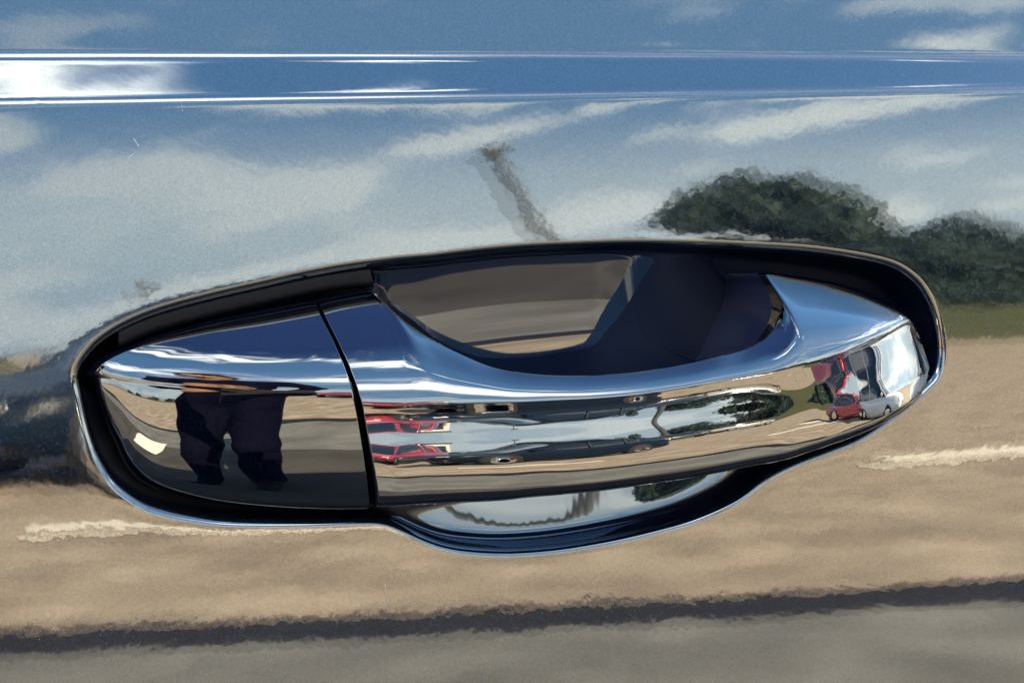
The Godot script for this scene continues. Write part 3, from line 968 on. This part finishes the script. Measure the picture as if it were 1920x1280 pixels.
# ---------------------------------------------------------------- all together
func _ready() -> void:
	var camera := Camera3D.new()
	camera.name = "camera"
	camera.fov = 19.53
	camera.near = 0.01
	camera.far = 900.0
	var ps := deg_to_rad(20.0)
	camera.transform = door_at * Transform3D(Basis(Vector3.UP, -ps), Vector3(-0.5 * sin(ps), 0, 0.5 * cos(ps)))
	add_child(camera)
	var around := WorldEnvironment.new()
	around.name = "environment"
	var env := Environment.new()
	env.background_mode = Environment.BG_SKY
	env.tonemap_mode = Environment.TONE_MAPPER_LINEAR
	env.tonemap_exposure = 11.8
	env.sdfgi_enabled = true
	env.ssao_enabled = true
	env.ssil_enabled = true
	var sky := Sky.new()
	var sm := PanoramaSkyMaterial.new()
	sm.panorama = make_sky()
	sky.sky_material = sm
	env.sky = sky
	around.environment = env
	add_child(around)
	var sun := DirectionalLight3D.new()
	sun.name = "sun"
	sun.light_energy = 1.5
	sun.light_color = Color(1.0, 0.93, 0.8)
	sun.light_angular_distance = 0.5
	sun.shadow_enabled = true
	sun.look_at_from_position(Vector3(0.47, 0.98, -1.05), Vector3.ZERO)
	add_child(sun)

	peel.seed = 3
	peel.frequency = 0.42
	peel.fractal_octaves = 2
	waves.seed = 9
	waves.frequency = 0.07
	waves.fractal_octaves = 2
	make_materials()
	# the ground
	var tan_ := ground_mat("warm worn asphalt", lin(0.165, 0.136, 0.102), lin(0.44, 0.362, 0.272), 2)
	var grey := ground_mat("grey asphalt", lin(0.095, 0.096, 0.088), lin(0.2, 0.2, 0.185), 6)
	var tar := ground_mat("tar", lin(0.011, 0.012, 0.016), lin(0.02, 0.021, 0.027), 7)
	var grass := ground_mat("grass verge", lin(0.035, 0.045, 0.02), lin(0.075, 0.08, 0.038), 8)
	structure("ground", sheet(-420, 420, -420, 420, 0, 20.0), tan_)
	var slant := Vector3(0, deg_to_rad(14.0), 0)
	structure("parking_lane", sheet(-14, 14, -6, -0.15, 0.02, 0.05), grey, Vector3(0, 0.004, 3.62), slant)
	var bay := ground_mat("dark bay asphalt", lin(0.04, 0.038, 0.034), lin(0.085, 0.082, 0.073), 16)
	structure("parking_bay", sheet(-14, 14, -5.9, -1.62, 0.02, 0.05, 9), bay, Vector3(0, 0.008, 3.62), slant)
	structure("tar_seam", sheet(-14, 14, -0.33, 0.0, 0.05, 0.03, 4), tar, Vector3(0, 0.008, 3.62), slant)
	var bank_points := PackedVector3Array()
	for r in 7:
		for c in 121:
			bank_points.append(Vector3(-150 + 2.5 * c, (0.35 + 1.4 * smoothstep(0.0, 26.0, -150 + 2.5 * c)) * smoothstep(0.0, 4.0, float(r)) - (3.0 if r == 6 else 0.0) - (0.1 if r == 0 else 0.0), 38.0 + 1.6 * r + 0.4 * sin(c * 1.7) + 0.3 * sin(c * 0.61)))
	structure("grass_bank", grid_mesh(bank_points, 7, 121, false, true), grass)
	for q: Array in [[0.2, 1.7, 5.66, 0.2], [3.95, 7.6, 6.0, 0.3], [9.2, 14.0, 6.06, 0.24], [6.2, 6.6, 5.2, 0.8], [6.25, 6.6, 6.6, 0.35], [6.3, 6.6, 7.4, 0.3], [-2.6, -1.75, 1.95, 0.5]]:
		structure("painted_line", sheet(q[0], q[1], q[2], q[2] + q[3], 0.008, 0.04, 3), mats["white line"], Vector3(0, 0.012, 0))
	build_own_car()
	make_person(Vector3(-0.56, 0, 1.17), PI, camera.position)
	var g := "cars parked across the car park"
	var low_car := make_car("dark_car", "dark blue car parked nearest, its nose pointing left in the door's reflection", Vector3(1.65, 0, 8.9), PI - 0.4, lin(0.006, 0.013, 0.025), 0.0)
	low_car.scale = Vector3.ONE * 0.9
	make_car("red_car", "dark red car standing nose-on beyond the dark blue one", Vector3(-0.95, 0, 12.5), PI / 2 + 0.3, lin(0.30, 0.006, 0.03), 0.2)
	make_car("small_car", "black car in the row beyond the dark red one", Vector3(9.4, 0, 24), PI / 2, lin(0.01, 0.012, 0.015), 0.1)
	make_car("silver_car", "silver car in the row beyond the dark red one", Vector3(13.6, 0, 25), 0.1, lin(0.3, 0.3, 0.31), 0.3)
	make_car("green_car", "dark green car in the row beyond the dark red one", Vector3(11.6, 0, 30), PI, lin(0.01, 0.03, 0.02), 0.8)
	make_car("bright_red_car", "bright red car parked ahead on the right, beside the white one", Vector3(7.8, 0, 5.2), PI / 2 + 0.2, lin(0.5, 0.012, 0.02), 0.3)
	make_car("white_car", "tall white car parked ahead of the navy car", Vector3(7.4, 0, 2.2), PI / 2 + 0.1, lin(0.6, 0.6, 0.58), 0.9)
	make_shop(Vector3(-2.5, 0, 60), PI)
	make_tree("broad_tree", "broad dark tree standing taller than the hedge", Vector3(19.2, 0, 34.9), 6.8, 3.6, 3.4, 5, "", 9000, true)
	var bush := make_tree("hedge_tree", "dense dark hedge tree on the grass bank, beside the broad tree", Vector3(27, 1.4, 45), 3.9, 3.4, -0.6, 17, "hedge trees along the grass bank", 9000)
	var rng := RandomNumberGenerator.new()
	rng.seed = 30
	for i in 28:
		var x := -40.0 + i * 4.6
		if absf(x - 27.0) < 2.0:
			continue
		var tall := lerpf(0.42, 1.1, smoothstep(4.0, 30.0, x))
		copy_of(bush, Vector3(x + rng.randf_range(-0.6, 0.6), 0.35 + 1.1 * smoothstep(0.0, 26.0, x), 45.5 + rng.randf_range(-1.0, 1.5)), rng.randf() * TAU, tall * rng.randf_range(0.9, 1.2) * (1.0 + 0.2 * smoothstep(26.0, 32.0, x)), "dense dark hedge tree on the grass bank among its like")
	lamp_post("leaning grey lamp post with a broad head, left of the broad tree", Vector3(11.6, 0, 27.4), 6.1, 0.30, 0.17)
	lamp_post("small straight lamp post in front of the low hedge", Vector3(4.9, 0, 38), 3.0, 0.0, 0.05)
	for q: Array in [[31.6, 1.25], [34.2, 1.4], [36.6, 1.3], [39.2, 1.35], [42.0, 1.3]]:
		copy_of(bush, Vector3(q[0], 1.4, 46.5), q[0] * 2.0, q[1], "dense dark hedge tree on the grass bank among its like")
